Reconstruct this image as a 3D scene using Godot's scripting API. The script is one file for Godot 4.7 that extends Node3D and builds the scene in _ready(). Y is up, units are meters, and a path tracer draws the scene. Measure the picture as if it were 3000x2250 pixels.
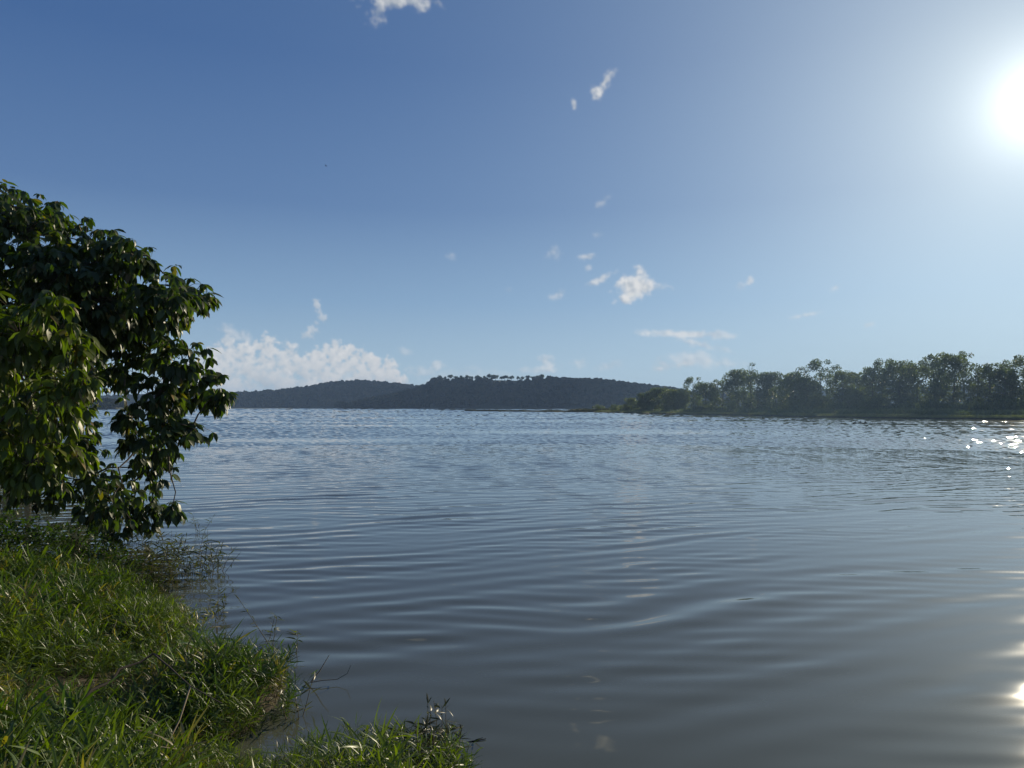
extends Node3D
# A calm lake on a late summer afternoon: sun low ahead on the right, a grassy bank and an overhanging
# tree on the left, a wooded point on the right, hazy wooded hills beyond the water.

const SUN_AZ := 36.1
const SUN_EL := 18.8
var rng := RandomNumberGenerator.new()
var noise := FastNoiseLite.new()
var M := {}
var taken := {}

# ---------------------------------------------------------------- mesh collector
class Mb:
	var v := PackedVector3Array()
	var n := PackedVector3Array()
	var c := PackedColorArray()
	var i := PackedInt32Array()
	func tri(a: int, b: int, d: int) -> void:
		if (v[d] - v[a]).cross(v[b] - v[a]).dot(n[a] + n[b] + n[d]) >= 0.0:
			i.append(a); i.append(b); i.append(d)
		else:
			i.append(a); i.append(d); i.append(b)
	func put(t: Mb, xf: Transform3D, col: Color) -> void:
		var o := v.size()
		v.append_array(xf * t.v)
		n.append_array(Transform3D(xf.basis.orthonormalized(), Vector3.ZERO) * t.n)
		var cc := PackedColorArray()
		cc.resize(t.v.size())
		cc.fill(col)
		c.append_array(cc)
		for k in t.i:
			i.append(k + o)
	func mesh() -> ArrayMesh:
		var a := []
		a.resize(Mesh.ARRAY_MAX)
		a[Mesh.ARRAY_VERTEX] = v
		a[Mesh.ARRAY_NORMAL] = n
		if c.size() == v.size():
			a[Mesh.ARRAY_COLOR] = c
		a[Mesh.ARRAY_INDEX] = i
		var m := ArrayMesh.new()
		m.add_surface_from_arrays(Mesh.PRIMITIVE_TRIANGLES, a)
		return m

func tube(m: Mb, pts: Array, r0: float, r1: float, sides: int, col: Color) -> void:
	var o := m.v.size()
	var side := Vector3(0.31, 0.11, 0.94)
	for k in pts.size():
		var p: Vector3 = pts[k]
		var q: Vector3 = pts[mini(k + 1, pts.size() - 1)]
		var b: Vector3 = pts[maxi(k - 1, 0)]
		var d := (q - b).normalized()
		var u := side.cross(d)
		if u.length() < 0.1:
			u = Vector3(1, 0, 0).cross(d)
		u = u.normalized()
		var w := d.cross(u)
		var r := lerpf(r0, r1, float(k) / (pts.size() - 1))
		for s in sides:
			var a := TAU * s / sides
			var nn := u * cos(a) + w * sin(a)
			m.v.append(p + nn * r); m.n.append(nn); m.c.append(col)
	for k in pts.size() - 1:
		for s in sides:
			var a := o + k * sides + s
			var b := o + k * sides + (s + 1) % sides
			m.tri(a, b, a + sides)
			m.tri(b, b + sides, a + sides)

func bent(a: Vector3, b: Vector3, sag: float, steps: int, wob := 0.0) -> Array:
	var out := []
	for k in steps + 1:
		var t := float(k) / steps
		var w := Vector3(rng.randf_range(-wob, wob), rng.randf_range(-wob, wob), rng.randf_range(-wob, wob)) if k > 0 and k < steps else Vector3.ZERO
		out.append(a.lerp(b, t) + Vector3(0, sag * 4.0 * t * (1.0 - t), 0) + w)
	return out

# a leaf of unit length along +x, its upper side +y, folded along the midrib and drooping at the tip
func leaf_shape(wide: float, droop: float, fold: float) -> Mb:
	var m := Mb.new()
	var rows := [[0.0, 0.0], [0.3, 0.85], [0.65, 0.8], [1.0, 0.0]]
	for r in rows:
		var x: float = r[0]
		var w: float = r[1] * wide * 0.5
		var y := -droop * x * x
		var up := Vector3(2.0 * droop * x, 1, 0).normalized()
		for s in [-1, 0, 1]:
			if w == 0.0 and s != 0:
				continue
			m.v.append(Vector3(x, y + absf(s) * w * fold, w * s))
			m.n.append((up + Vector3(0, 0, -s * fold * 0.8)).normalized())
	# 0 base, 1 2 3 first row, 4 5 6 second row, 7 tip
	for t in [[0, 1, 2], [0, 2, 3], [1, 4, 5], [1, 5, 2], [2, 5, 6], [2, 6, 3], [4, 7, 5], [5, 7, 6]]:
		m.tri(t[0], t[1], t[2])
	return m

func blade_shape(wide: float, droop: float) -> Mb:
	var m := Mb.new()
	m.v = PackedVector3Array([Vector3.ZERO, Vector3(0.35, -droop * 0.12, -wide * 0.5), Vector3(0.35, -droop * 0.12, wide * 0.5), Vector3(0.7, -droop * 0.5, -wide * 0.36), Vector3(0.7, -droop * 0.5, wide * 0.36), Vector3(1, -droop, 0)])
	for p in m.v:
		m.n.append((Vector3(2.0 * droop * p.x, 1, 0) + Vector3(0, 0, signf(p.z) * 0.25)).normalized())
	for t in [[0, 1, 2], [1, 3, 2], [2, 3, 4], [3, 5, 4]]:
		m.tri(t[0], t[1], t[2])
	return m

func toward(d: Vector3, scale: float, at: Vector3, roll := 0.0) -> Transform3D:
	var x := d.normalized()
	var z := x.cross(Vector3.UP)
	if z.length() < 0.05:
		z = Vector3(0, 0, 1)
	z = z.normalized().rotated(x, roll)
	return Transform3D(Basis(x, z.cross(x), z).scaled(Vector3.ONE * scale), at)

func dir() -> Vector3:
	var y := rng.randf_range(-1, 1)
	var a := rng.randf() * TAU
	var s := sqrt(1.0 - y * y)
	return Vector3(cos(a) * s, y, sin(a) * s)

# ---------------------------------------------------------------- naming
func numbered(called: String) -> String:
	if not taken.has(called):
		taken[called] = 0
		return called
	taken[called] += 1
	return "%s_%03d" % [called, taken[called]]

func thing(called: String, label: String, category: String, at := Vector3.ZERO, group := "") -> Node3D:
	var o := Node3D.new()
	o.name = numbered(called)
	add_child(o)
	o.position = at
	tag(o, label, category, group)
	return o

func tag(o: Node, label: String, category: String, group := "") -> void:
	o.set_meta("label", label)
	o.set_meta("category", category)
	if group:
		o.set_meta("group", group)

func part(called: String, m: Mesh, mat: Material, parent: Node) -> MeshInstance3D:
	var o := MeshInstance3D.new()
	o.name = called
	o.mesh = m
	o.material_override = mat
	parent.add_child(o, true)
	return o

func structure(called: String) -> Node3D:
	var o := Node3D.new()
	o.name = called
	add_child(o)
	o.set_meta("kind", "structure")
	return o

func many(called: String, m: Mesh, mat: Material, xfs: Array, cols: Array, parent: Node) -> MultiMeshInstance3D:
	var mm := MultiMesh.new()
	mm.transform_format = MultiMesh.TRANSFORM_3D
	mm.use_colors = true
	mm.mesh = m
	mm.instance_count = xfs.size()
	for k in xfs.size():
		mm.set_instance_transform(k, xfs[k])
		mm.set_instance_color(k, cols[k])
	var o := MultiMeshInstance3D.new()
	o.name = called
	o.multimesh = mm
	o.material_override = mat
	parent.add_child(o, true)
	return o

# ---------------------------------------------------------------- materials (vertex colours carry the linear base colour)
func plain(rough: float, spec: float, backlight := Color.BLACK) -> StandardMaterial3D:
	var m := StandardMaterial3D.new()
	m.vertex_color_use_as_albedo = true
	m.roughness = rough
	m.metallic_specular = spec
	m.cull_mode = BaseMaterial3D.CULL_DISABLED
	if backlight != Color.BLACK:
		m.backlight_enabled = true
		m.backlight = backlight
	return m

func noise_tex(size: int, freq: float, ramp: Array, octaves: int, seed_: int) -> NoiseTexture2D:
	var f := FastNoiseLite.new()
	f.seed = seed_
	f.frequency = freq
	f.fractal_octaves = octaves
	var g := Gradient.new()
	g.offsets = PackedFloat32Array(ramp[0])
	g.colors = PackedColorArray(ramp[1])
	var t := NoiseTexture2D.new()
	t.width = size; t.height = size
	t.noise = f
	t.seamless = true
	t.color_ramp = g
	return t

func make_materials() -> void:
	M.leaf = plain(0.42, 0.48, Color(0.85, 1.0, 0.35))
	M.grass = plain(0.4, 0.5, Color(0.95, 1.0, 0.3))
	M.bark = plain(0.9, 0.3)
	M.far_leaf = plain(0.55, 0.4, Color(0.9, 1.0, 0.5))
	M.reed = plain(0.65, 0.3, Color(0.6, 0.7, 0.35))
	M.canopy = plain(0.9, 0.1)
	M.soil = StandardMaterial3D.new()
	M.soil.albedo_texture = noise_tex(512, 0.03, [[0.0, 0.45, 0.7, 1.0], [Color(0.16, 0.13, 0.09), Color(0.25, 0.21, 0.14), Color(0.32, 0.29, 0.18), Color(0.42, 0.37, 0.25)]], 5, 3)
	M.soil.uv1_triplanar = true
	M.soil.uv1_world_triplanar = true
	M.soil.uv1_scale = Vector3(0.7, 0.7, 0.7)
	M.soil.roughness = 0.95
	M.far_soil = StandardMaterial3D.new()
	M.far_soil.albedo_texture = noise_tex(512, 0.02, [[0.0, 0.4, 0.7, 1.0], [Color(0.20, 0.19, 0.13), Color(0.26, 0.25, 0.16), Color(0.31, 0.29, 0.2), Color(0.38, 0.35, 0.25)]], 5, 4)
	M.far_soil.uv1_triplanar = true
	M.far_soil.uv1_world_triplanar = true
	M.far_soil.uv1_scale = Vector3(0.06, 0.06, 0.06)
	M.far_soil.roughness = 0.95
	M.hill = StandardMaterial3D.new()
	M.hill.albedo_texture = noise_tex(512, 0.03, [[0.0, 0.5, 1.0], [Color(0.17, 0.2, 0.13), Color(0.23, 0.26, 0.16), Color(0.32, 0.32, 0.2)]], 5, 5)
	M.hill.uv1_triplanar = true
	M.hill.uv1_world_triplanar = true
	M.hill.uv1_scale = Vector3(0.01, 0.01, 0.01)
	M.hill.roughness = 1.0
	# murky lake water: dark olive-brown body, the sheen of water on top
	M.water = StandardMaterial3D.new()
	M.water.albedo_color = Color(0.068, 0.074, 0.055).linear_to_srgb()
	M.water.roughness = 0.04
	M.water.metallic_specular = 0.45
	M.chop = M.water.duplicate()
	M.chop.roughness = 0.05

# ---------------------------------------------------------------- sky
func sky_base(e: float) -> Vector3:
	var stops := [[-90.0, Vector3(0.30, 0.36, 0.42)], [0.0, Vector3(0.43, 0.56, 0.64)], [4.0, Vector3(0.31, 0.445, 0.575)], [8.0, Vector3(0.205, 0.335, 0.51)], [15.0, Vector3(0.095, 0.185, 0.37)], [25.0, Vector3(0.046, 0.115, 0.29)], [45.0, Vector3(0.028, 0.08, 0.22)], [90.0, Vector3(0.018, 0.055, 0.16)]]
	for k in stops.size() - 1:
		if e <= stops[k + 1][0]:
			return stops[k][1].lerp(stops[k + 1][1], (e - stops[k][0]) / (stops[k + 1][0] - stops[k][0]))
	return stops[-1][1]

func make_sky() -> Sky:
	var w := 1024
	var h := 512
	var sun := Vector3(sin(deg_to_rad(SUN_AZ)) * cos(deg_to_rad(SUN_EL)), sin(deg_to_rad(SUN_EL)), -cos(deg_to_rad(SUN_AZ)) * cos(deg_to_rad(SUN_EL)))
	var data := PackedFloat32Array()
	data.resize(w * h * 3)
	var puff := FastNoiseLite.new()
	puff.seed = 21
	puff.frequency = 0.09
	puff.fractal_octaves = 5
	for y in h:
		var el := 90.0 - (y + 0.5) / h * 180.0
		var b := sky_base(el)
		var ce := cos(deg_to_rad(el))
		var se := sin(deg_to_rad(el))
		for x in w:
			var az := ((x + 0.5) / w - 0.5) * 360.0
			var ar := deg_to_rad(az)
			var g := rad_to_deg(acos(clampf(sin(ar) * ce * sun.x + se * sun.y - cos(ar) * ce * sun.z, -1, 1)))
			var c := b + Vector3(0.56, 0.50, 0.28) * exp(-g / 12.0) + Vector3(0.17, 0.27, 0.36) * exp(-g / 23.0) + Vector3(1.5, 1.5, 1.45) * exp(-g / 1.5)
			if absf(az) > 44.0 and el > 0.5 and el < 20.0:   # scattered fair-weather cloud goes on round the horizon
				var q := puff.get_noise_2d(az if az > 0 else az + 700.0, el * 2.2)
				var a := smoothstep(0.08, 0.35, q) * smoothstep(0.5, 3.0, el) * (1.0 - smoothstep(5.0, 20.0, el)) * smoothstep(44.0, 50.0, absf(az)) * 0.7
				c = c.lerp(Vector3(0.55, 0.57, 0.60), a)
			var k := (y * w + x) * 3
			data[k] = c.x; data[k + 1] = c.y; data[k + 2] = c.z
	var im := Image.create_from_data(w, h, false, Image.FORMAT_RGBF, data.to_byte_array())
	im.resize(4096, 2048, Image.INTERPOLATE_BILINEAR)
	data = im.get_data().to_float32_array()
	# clouds: azimuth, elevation, half width, half height, tilt (degrees), how dense, how white
	var clouds := [[-9.17,29.11,2.64,0.72,0,0.75,0.7],[-10.54,28.03,0.69,0.86,-10,0.45,0.6],[-7.62,28.96,1.72,0.43,0,0.6,0.7],[7.28,23.89,0.39,1.12,-38,0.75,0.9],[6.66,23.26,0.7,0.4,-30,0.6,0.9],[4.86,22.51,0.24,0.41,10,0.6,0.8],[9.89,9.08,1.81,0.75,-4,0.95,0.95],[9.97,10.21,0.61,0.59,0,0.8,1],[8.9,8.35,0.91,0.53,10,0.85,0.8],[8.75,9.56,0.69,0.61,0,0.85,1],[6.91,9.83,1.15,0.3,25,0.6,0.9],[5.84,11.51,0.62,0.3,0,0.6,0.9],[5.99,10.68,0.31,0.23,0,0.3,0.8],[3.2,11.85,0.7,0.53,0,0.28,0.8],[3.58,8.59,0.7,0.38,10,0.35,0.8],[7.01,15.48,0.77,0.29,35,0.3,0.8],[-4.68,11.68,0.47,0.38,20,0.22,0.8],[6.62,13.14,0.38,0.29,0,0.2,0.8],[-0.31,9.06,0.31,0.23,0,0.15,0.8],[13.45,5.52,3.05,0.34,-3,0.65,0.95],[14.47,4.68,1.88,0.3,-15,0.5,0.9],[11.51,3.14,0.97,0.6,15,0.5,0.25],[13.14,3.27,0.96,0.45,10,0.5,0.35],[13.73,3.71,1.75,0.6,0,0.4,1],[15.77,3.23,1.57,0.45,0,0.35,1],[2.8,3.43,1.01,0.62,-15,0.5,0.95],[7.35,3.17,0.99,0.31,8,0.5,0.6],[5.27,3.49,0.7,0.39,0,0.4,0.9],[2.18,2.89,2.01,0.31,0,0.3,0.9],[17.96,9.36,0.29,0.43,0,0.6,0.95],[17.25,8.95,0.36,0.3,0,0.2,0.9],[23.75,8.52,0.39,0.24,15,0.55,0.95],[21.8,6.64,0.87,0.16,10,0.45,0.95],[25.83,5.74,0.44,0.14,10,0.3,0.9]]
	var bank := [[-8.27,4.24,0.54,0.31,-10,0.25,0.9],[-6.81,2.71,1.23,0.54,-15,0.3,0.9],[-5.81,3.26,0.69,0.39,0,0.45,0.9],[-3.26,2.5,3.1,0.62,0,0.18,0.9],[-20.63,5.32,1.37,0.5,-15,0.4,0.9],[-15.0,1.6,7.5,1.5,0,0.35,0.7]]
	var edge := FastNoiseLite.new()
	edge.seed = 8
	edge.frequency = 0.42
	edge.fractal_octaves = 5
	edge.fractal_gain = 0.5
	var W := 4096
	for cl in clouds + bank:
		var a0: float = cl[0]; var e0: float = cl[1]
		var reach := maxf(cl[2], cl[3]) * 2.0 + 0.2
		var cr := cos(deg_to_rad(cl[4])); var sr := sin(deg_to_rad(cl[4]))
		var big: bool = cl[2] * cl[3] > 0.9
		for y in range(maxi(0, int((90.0 - e0 - reach) / 180.0 * 2048)), mini(1024, int((90.0 - e0 + reach) / 180.0 * 2048) + 1)):
			var e := 90.0 - (y + 0.5) / 2048.0 * 180.0
			for x in range(int((0.5 + (a0 - reach) / 360.0) * W), int((0.5 + (a0 + reach) / 360.0) * W) + 1):
				var a := ((x + 0.5) / W - 0.5) * 360.0
				var da := a - a0; var de := e - e0
				var qx: float = (da * cr + de * sr) / cl[2]
				var qy: float = (-da * sr + de * cr) / cl[3]
				var r := qx * qx + qy * qy
				if r > 4.0:
					continue
				var fq := 1.0 if big else 1.9
				var n1 := edge.get_noise_2d(a * fq, e * fq * 1.2 + 9.0) * 1.5
				var n2 := edge.get_noise_2d(a * fq + 0.3, e * fq * 1.2 + 9.35) * 1.5
				var nf := edge.get_noise_2d(a * 5.0, e * 6.0 + 40.0)
				var d := 1.0 - sqrt(r) * 0.95 + n1 * 0.5 + nf * 0.25
				var al: float = smoothstep(-0.15, 0.75 if big else 1.0, d) * minf(1.0, cl[5] * 1.2)
				if al <= 0.003:
					continue
				var lit := clampf(float(cl[6]) * 0.75 + 0.16 + (n1 - n2) * 0.9 + nf * 0.12 + 0.1 * qy, 0.0, 1.15)
				var col := Vector3(0.40, 0.47, 0.55).lerp(Vector3(0.73, 0.75, 0.77), lit)
				var k := (y * W + x) * 3
				col = col * (0.7 + 0.3 * smoothstep(0.0, 0.9, data[k + 2]))
				data[k] = lerpf(data[k], maxf(col.x, data[k] * 0.95), al)
				data[k + 1] = lerpf(data[k + 1], maxf(col.y, data[k + 1] * 0.95), al)
				data[k + 2] = lerpf(data[k + 2], maxf(col.z, data[k + 2] * 0.9), al)
	# the cumulus bank on the left: heaped puffs under a profile of azimuth and top elevation
	var profile := [[-25.5, 3.0], [-23.0, 3.6], [-21.5, 5.3], [-20.5, 5.2], [-19.5, 4.9], [-18.8, 5.9], [-17.8, 5.3], [-17.0, 4.8], [-16.2, 4.9], [-15.6, 4.2], [-15.0, 4.3], [-14.2, 5.1], [-13.2, 5.1], [-12.2, 4.9], [-11.4, 4.5], [-10.6, 3.9], [-9.8, 4.1], [-9.0, 3.3], [-8.2, 2.2]]
	rng.seed = 55
	var puffs := []
	for k in 300:
		var az := rng.randf_range(-25.0, -8.4)
		var top := along(profile, az)
		var q := pow(rng.randf(), 0.55)
		var rad := rng.randf_range(0.38, 0.95) * (1.15 - 0.45 * q)
		puffs.append([az, lerpf(0.6, top - rad * 0.8, q), rad, 0.42 + 0.36 * q])
	for q in [[-14.95, 8.0, 0.3, 0.6], [-14.85, 7.6, 0.33, 0.65], [-14.7, 7.15, 0.3, 0.6], [-14.5, 6.75, 0.36, 0.6], [-14.8, 6.3, 0.28, 0.45], [-15.2, 5.75, 0.45, 0.5], [-15.5, 5.35, 0.5, 0.5]]:
		puffs.append(q)
	puffs.sort_custom(func(a, b): return a[1] > b[1])
	for p in puffs:
		var rad: float = p[2]
		for y in range(int((90.0 - p[1] - rad * 1.5) / 180.0 * 2048), mini(1023, int((90.0 - p[1] + rad * 1.5) / 180.0 * 2048)) + 1):
			var e := 90.0 - (y + 0.5) / 2048.0 * 180.0
			for x in range(int((0.5 + (p[0] - rad * 1.5) / 360.0) * W), int((0.5 + (p[0] + rad * 1.5) / 360.0) * W) + 1):
				var a := ((x + 0.5) / W - 0.5) * 360.0
				var qx: float = (a - p[0]) / rad
				var qy: float = (e - p[1]) / rad
				var r := sqrt(qx * qx + qy * qy) + 0.9 * edge.get_noise_2d(a * 3.2, e * 3.6) + 0.4 * edge.get_noise_2d(a * 9.0, e * 9.0 + 70.0)
				var al: float = (1.0 - smoothstep(0.35, 1.05, r)) * p[3] * smoothstep(0.0, 1.6, e)
				if al < 0.004:
					continue
				var lit := clampf(0.55 + 0.22 * qx + 0.42 * qy, 0.0, 1.0)
				var col := Vector3(0.39, 0.46, 0.53).lerp(Vector3(0.70, 0.715, 0.73), lit)
				var k := (y * W + x) * 3
				data[k] = lerpf(data[k], col.x, al); data[k + 1] = lerpf(data[k + 1], col.y, al); data[k + 2] = lerpf(data[k + 2], col.z, al)
	im = Image.create_from_data(4096, 2048, false, Image.FORMAT_RGBF, data.to_byte_array())
	var pm := PanoramaSkyMaterial.new()
	pm.panorama = ImageTexture.create_from_image(im)
	var s := Sky.new()
	s.sky_material = pm
	return s

# ---------------------------------------------------------------- the near bank
var shore := PackedVector2Array([Vector2(-60, -36), Vector2(-22, -33), Vector2(-16.5, -29), Vector2(-15.2, -24), Vector2(-16.0, -19), Vector2(-14.5, -14.5), Vector2(-11.2, -12.6), Vector2(-8.1, -11.9), Vector2(-6.8, -11.2), Vector2(-5.6, -10.35), Vector2(-4.2, -8.7), Vector2(-3.45, -7.87), Vector2(-2.9, -6.95), Vector2(-2.36, -6.6), Vector2(-1.94, -6.25), Vector2(-1.78, -5.8), Vector2(-1.95, -5.2), Vector2(-2.0, -4.8), Vector2(-1.7, -4.6), Vector2(-1.25, -4.85), Vector2(-0.8, -4.95), Vector2(-0.42, -4.8), Vector2(-0.25, -4.3), Vector2(0.1, -3.2), Vector2(1.4, -2.2), Vector2(5, -1.2), Vector2(14, 0.2), Vector2(40, 2.5), Vector2(40, 30), Vector2(-40, 30)])

func inland(x: float, z: float) -> float:
	var p := Vector2(x, z)
	var d := 1e9
	for k in shore.size() - 3:
		d = minf(d, p.distance_to(Geometry2D.get_closest_point_to_segment(p, shore[k], shore[k + 1])))
	return d if Geometry2D.is_point_in_polygon(p, shore) else -d

func bank_height(x: float, z: float, d: float) -> float:
	if d < 0:
		return maxf(-0.8, d * 0.35) - 0.02
	return 0.04 + 0.36 * smoothstep(0.1, 2.6, d) * (1.0 - 0.45 * smoothstep(-7.5, -9.5, z)) + 0.03 * minf(d, 8.0) + 0.05 * noise.get_noise_2d(x * 60.0, z * 60.0) * smoothstep(0.0, 0.6, d)

func make_bank() -> void:
	var g := structure("ground")
	var m := Mb.new()
	var xs := []
	var zs := []
	var x := -60.0
	while x <= 40.0:
		xs.append(x)
		x += 0.16 if x > -13 and x < 2 else 1.0
	var z := -40.0
	while z <= 30.0:
		zs.append(z)
		z += 0.16 if z < 0 and z > -14.0 else 1.0
	for zz in zs:
		for xx in xs:
			m.v.append(Vector3(xx, bank_height(xx, zz, inland(xx, zz)), zz))
			m.n.append(Vector3.UP)
	var nx := xs.size()
	for k in zs.size():
		for j in nx:
			var a: Vector3 = m.v[k * nx + maxi(j - 1, 0)]; var b: Vector3 = m.v[k * nx + mini(j + 1, nx - 1)]
			var c: Vector3 = m.v[maxi(k - 1, 0) * nx + j]; var d: Vector3 = m.v[mini(k + 1, zs.size() - 1) * nx + j]
			m.n[k * nx + j] = (d - c).cross(b - a).normalized()
	for k in zs.size() - 1:
		for j in nx - 1:
			var o := k * nx + j
			m.tri(o, o + 1, o + nx); m.tri(o + 1, o + nx + 1, o + nx)
	part("bank", m.mesh(), M.soil, g)

# ---------------------------------------------------------------- water
var waves := []
var ripples := []

# height of the water and its slopes in x and z
func wave(x: float, z: float, r: float) -> Vector3:
	var warp := noise.get_noise_2d(x * 9.0, z * 9.0) * 5.0
	var swell := 0.75 + 0.9 * noise.get_noise_2d(x * 14.0 + 300.0, z * 22.0)
	swell *= 0.85 + 0.15 * smoothstep(4.0, 9.0, r)
	var h := Vector3.ZERO
	for w in waves:
		var ph: float = x * w[0] + z * w[1] + w[3] + warp * w[4]
		var co: float = w[2] * cos(ph)
		h += Vector3(w[2] * sin(ph), co * w[0], co * w[1])
	h *= swell
	var rough := smoothstep(12.0, 34.0, r + 9.0 * noise.get_noise_2d(x * 6.0, z * 6.0 + 500.0) + x * 0.15)
	if rough > 0.0:
		var c := Vector3.ZERO
		for w in ripples:
			var ph: float = x * w[0] + z * w[1] + w[3] + warp * w[4]
			var co: float = w[2] * cos(ph)
			c += Vector3(w[2] * sin(ph), co * w[0], co * w[1])
		var gust := 0.85 + 0.9 * noise.get_noise_2d(x * 20.0, z * 20.0 + 90.0) if r < 46.0 else 0.95 + 1.1 * noise.get_noise_2d(x * 1.2, z * 4.0 + 90.0)
		h += c * rough * maxf(gust, 0.25)
	return h

# out on the lake single ripples are far smaller than a step of the sheet: their slopes are drawn at random
func gusty(x: float, z: float) -> Vector3:
	var wind := clampf(0.85 + 1.1 * noise.get_noise_2d(x * 1.2, z * 4.0 + 90.0), 0.3, 1.6)
	var crest := noise.get_noise_2d(x * 7.0, z * 45.0 + 40.0)
	# wind waves run towards this shore: short steep fronts face it, long gentle backs face away
	var steep := 2.6 if rng.randf() < 0.08 else 1.0
	var slope := -absf(0.065 + rng.randfn(0.0, 0.034)) * steep if rng.randf() < 0.95 else absf(rng.randfn(0.0, 0.02))
	return Vector3(0.0, rng.randfn(0.0, 0.05) * wind * steep, (slope + 0.012 * crest) * wind)

func water_fan(r0: float, r1: float, rows: int, cols: int, evenly: bool, lower: float) -> ArrayMesh:
	var m := Mb.new()
	m.v.resize((rows + 1) * (cols + 1))
	m.n.resize((rows + 1) * (cols + 1))
	for k in rows + 1:
		var u := float(k) / rows
		var r := 1.0 / lerpf(1.0 / r0, 1.0 / r1, u) if evenly else r0 * pow(r1 / r0, u)
		for j in cols + 1:
			var a := deg_to_rad(-62.0 + 124.0 * (j + (0.5 if evenly and k % 2 == 1 and j > 0 and j < cols else 0.0)) / cols)
			var x := sin(a) * r
			var z := -cos(a) * r
			var w := wave(x, z, r) if not evenly else gusty(x, z)
			m.v[k * (cols + 1) + j] = Vector3(x, (0.0 if evenly else w.x) - lower, z)
			m.n[k * (cols + 1) + j] = Vector3(-w.y, 1.0, -w.z).normalized()
	m.i.resize(rows * cols * 6)
	var q := 0
	for k in rows:
		for j in cols:
			var o := k * (cols + 1) + j
			m.i[q] = o; m.i[q + 1] = o + cols + 1; m.i[q + 2] = o + 1
			m.i[q + 3] = o + 1; m.i[q + 4] = o + cols + 1; m.i[q + 5] = o + cols + 2
			q += 6
	return m.mesh()

func make_water() -> void:
	var lake := structure("lake_water")
	rng.seed = 77
	for k in 12:
		var lam := 0.34 * pow(1.105, k)
		var th := deg_to_rad(rng.randf_range(-19, 19) + 7.0)
		var kk := TAU / lam
		waves.append([sin(th) * kk, cos(th) * kk, 0.0165 / kk, rng.randf() * TAU, 1.0 + 0.8 * rng.randf()])
	for k in 14:
		var lam := rng.randf_range(0.22, 0.75)
		var th := deg_to_rad(rng.randfn(12.0, 38.0))
		var kk := TAU / lam
		ripples.append([sin(th) * kk, cos(th) * kk, 0.027 / kk, rng.randf() * TAU, rng.randf_range(-0.5, 1.0)])
	part("near_water", water_fan(2.0, 46.0, 620, 560, false, 0.0), M.water, lake)
	# open water, ruffled by wind: the ripples there are smaller than a step of the sheet
	part("open_water", water_fan(45.5, 2800.0, 120, 620, true, 0.03), M.chop, lake)
	for s in [-1, 1]:
		var st := SurfaceTool.new()
		st.begin(Mesh.PRIMITIVE_TRIANGLES)
		for k in 8:
			var a := deg_to_rad(s * (62.0 + 4.0 * k))
			var b := deg_to_rad(s * (66.0 + 4.0 * k))
			for p in [[a, 2.0], [a, 2800.0], [b, 2800.0], [a, 2.0], [b, 2800.0], [b, 2.0]]:
				st.set_normal(Vector3.UP)
				st.add_vertex(Vector3(sin(p[0]) * p[1], -0.03, -cos(p[0]) * p[1]))
		part("side_water", st.commit(), M.chop, lake)

# ---------------------------------------------------------------- grass and water plants
func grass_stem(m: Mb, base: Vector3, h: float, lean: Vector3, leaves: int, size: float, col: Color, blades: Array) -> void:
	var top := base + Vector3(lean.x * h, h, lean.z * h)
	var mid := base.lerp(top, 0.5) - Vector3(lean.x, 0, lean.z) * h * 0.18
	tube(m, [base, mid, top], 0.0028, 0.0012, 3, col * 0.9)
	for k in leaves:
		var t := 0.25 + 0.75 * (k + rng.randf() * 0.7) / leaves
		var p := base.lerp(mid, t * 2.0) if t < 0.5 else mid.lerp(top, minf(1.0, t * 2.0 - 1.0))
		var a := rng.randf() * TAU
		var up := rng.randf_range(0.2, 1.3) + (0.8 if k == leaves - 1 else 0.0)
		var d := Vector3(cos(a), up, sin(a)) + lean * 0.9
		m.put(blades[rng.randi() % blades.size()], toward(d, size * rng.randf_range(0.65, 1.25), p, rng.randf_range(-0.9, 0.9)), col * rng.randf_range(0.8, 1.2))

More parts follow.
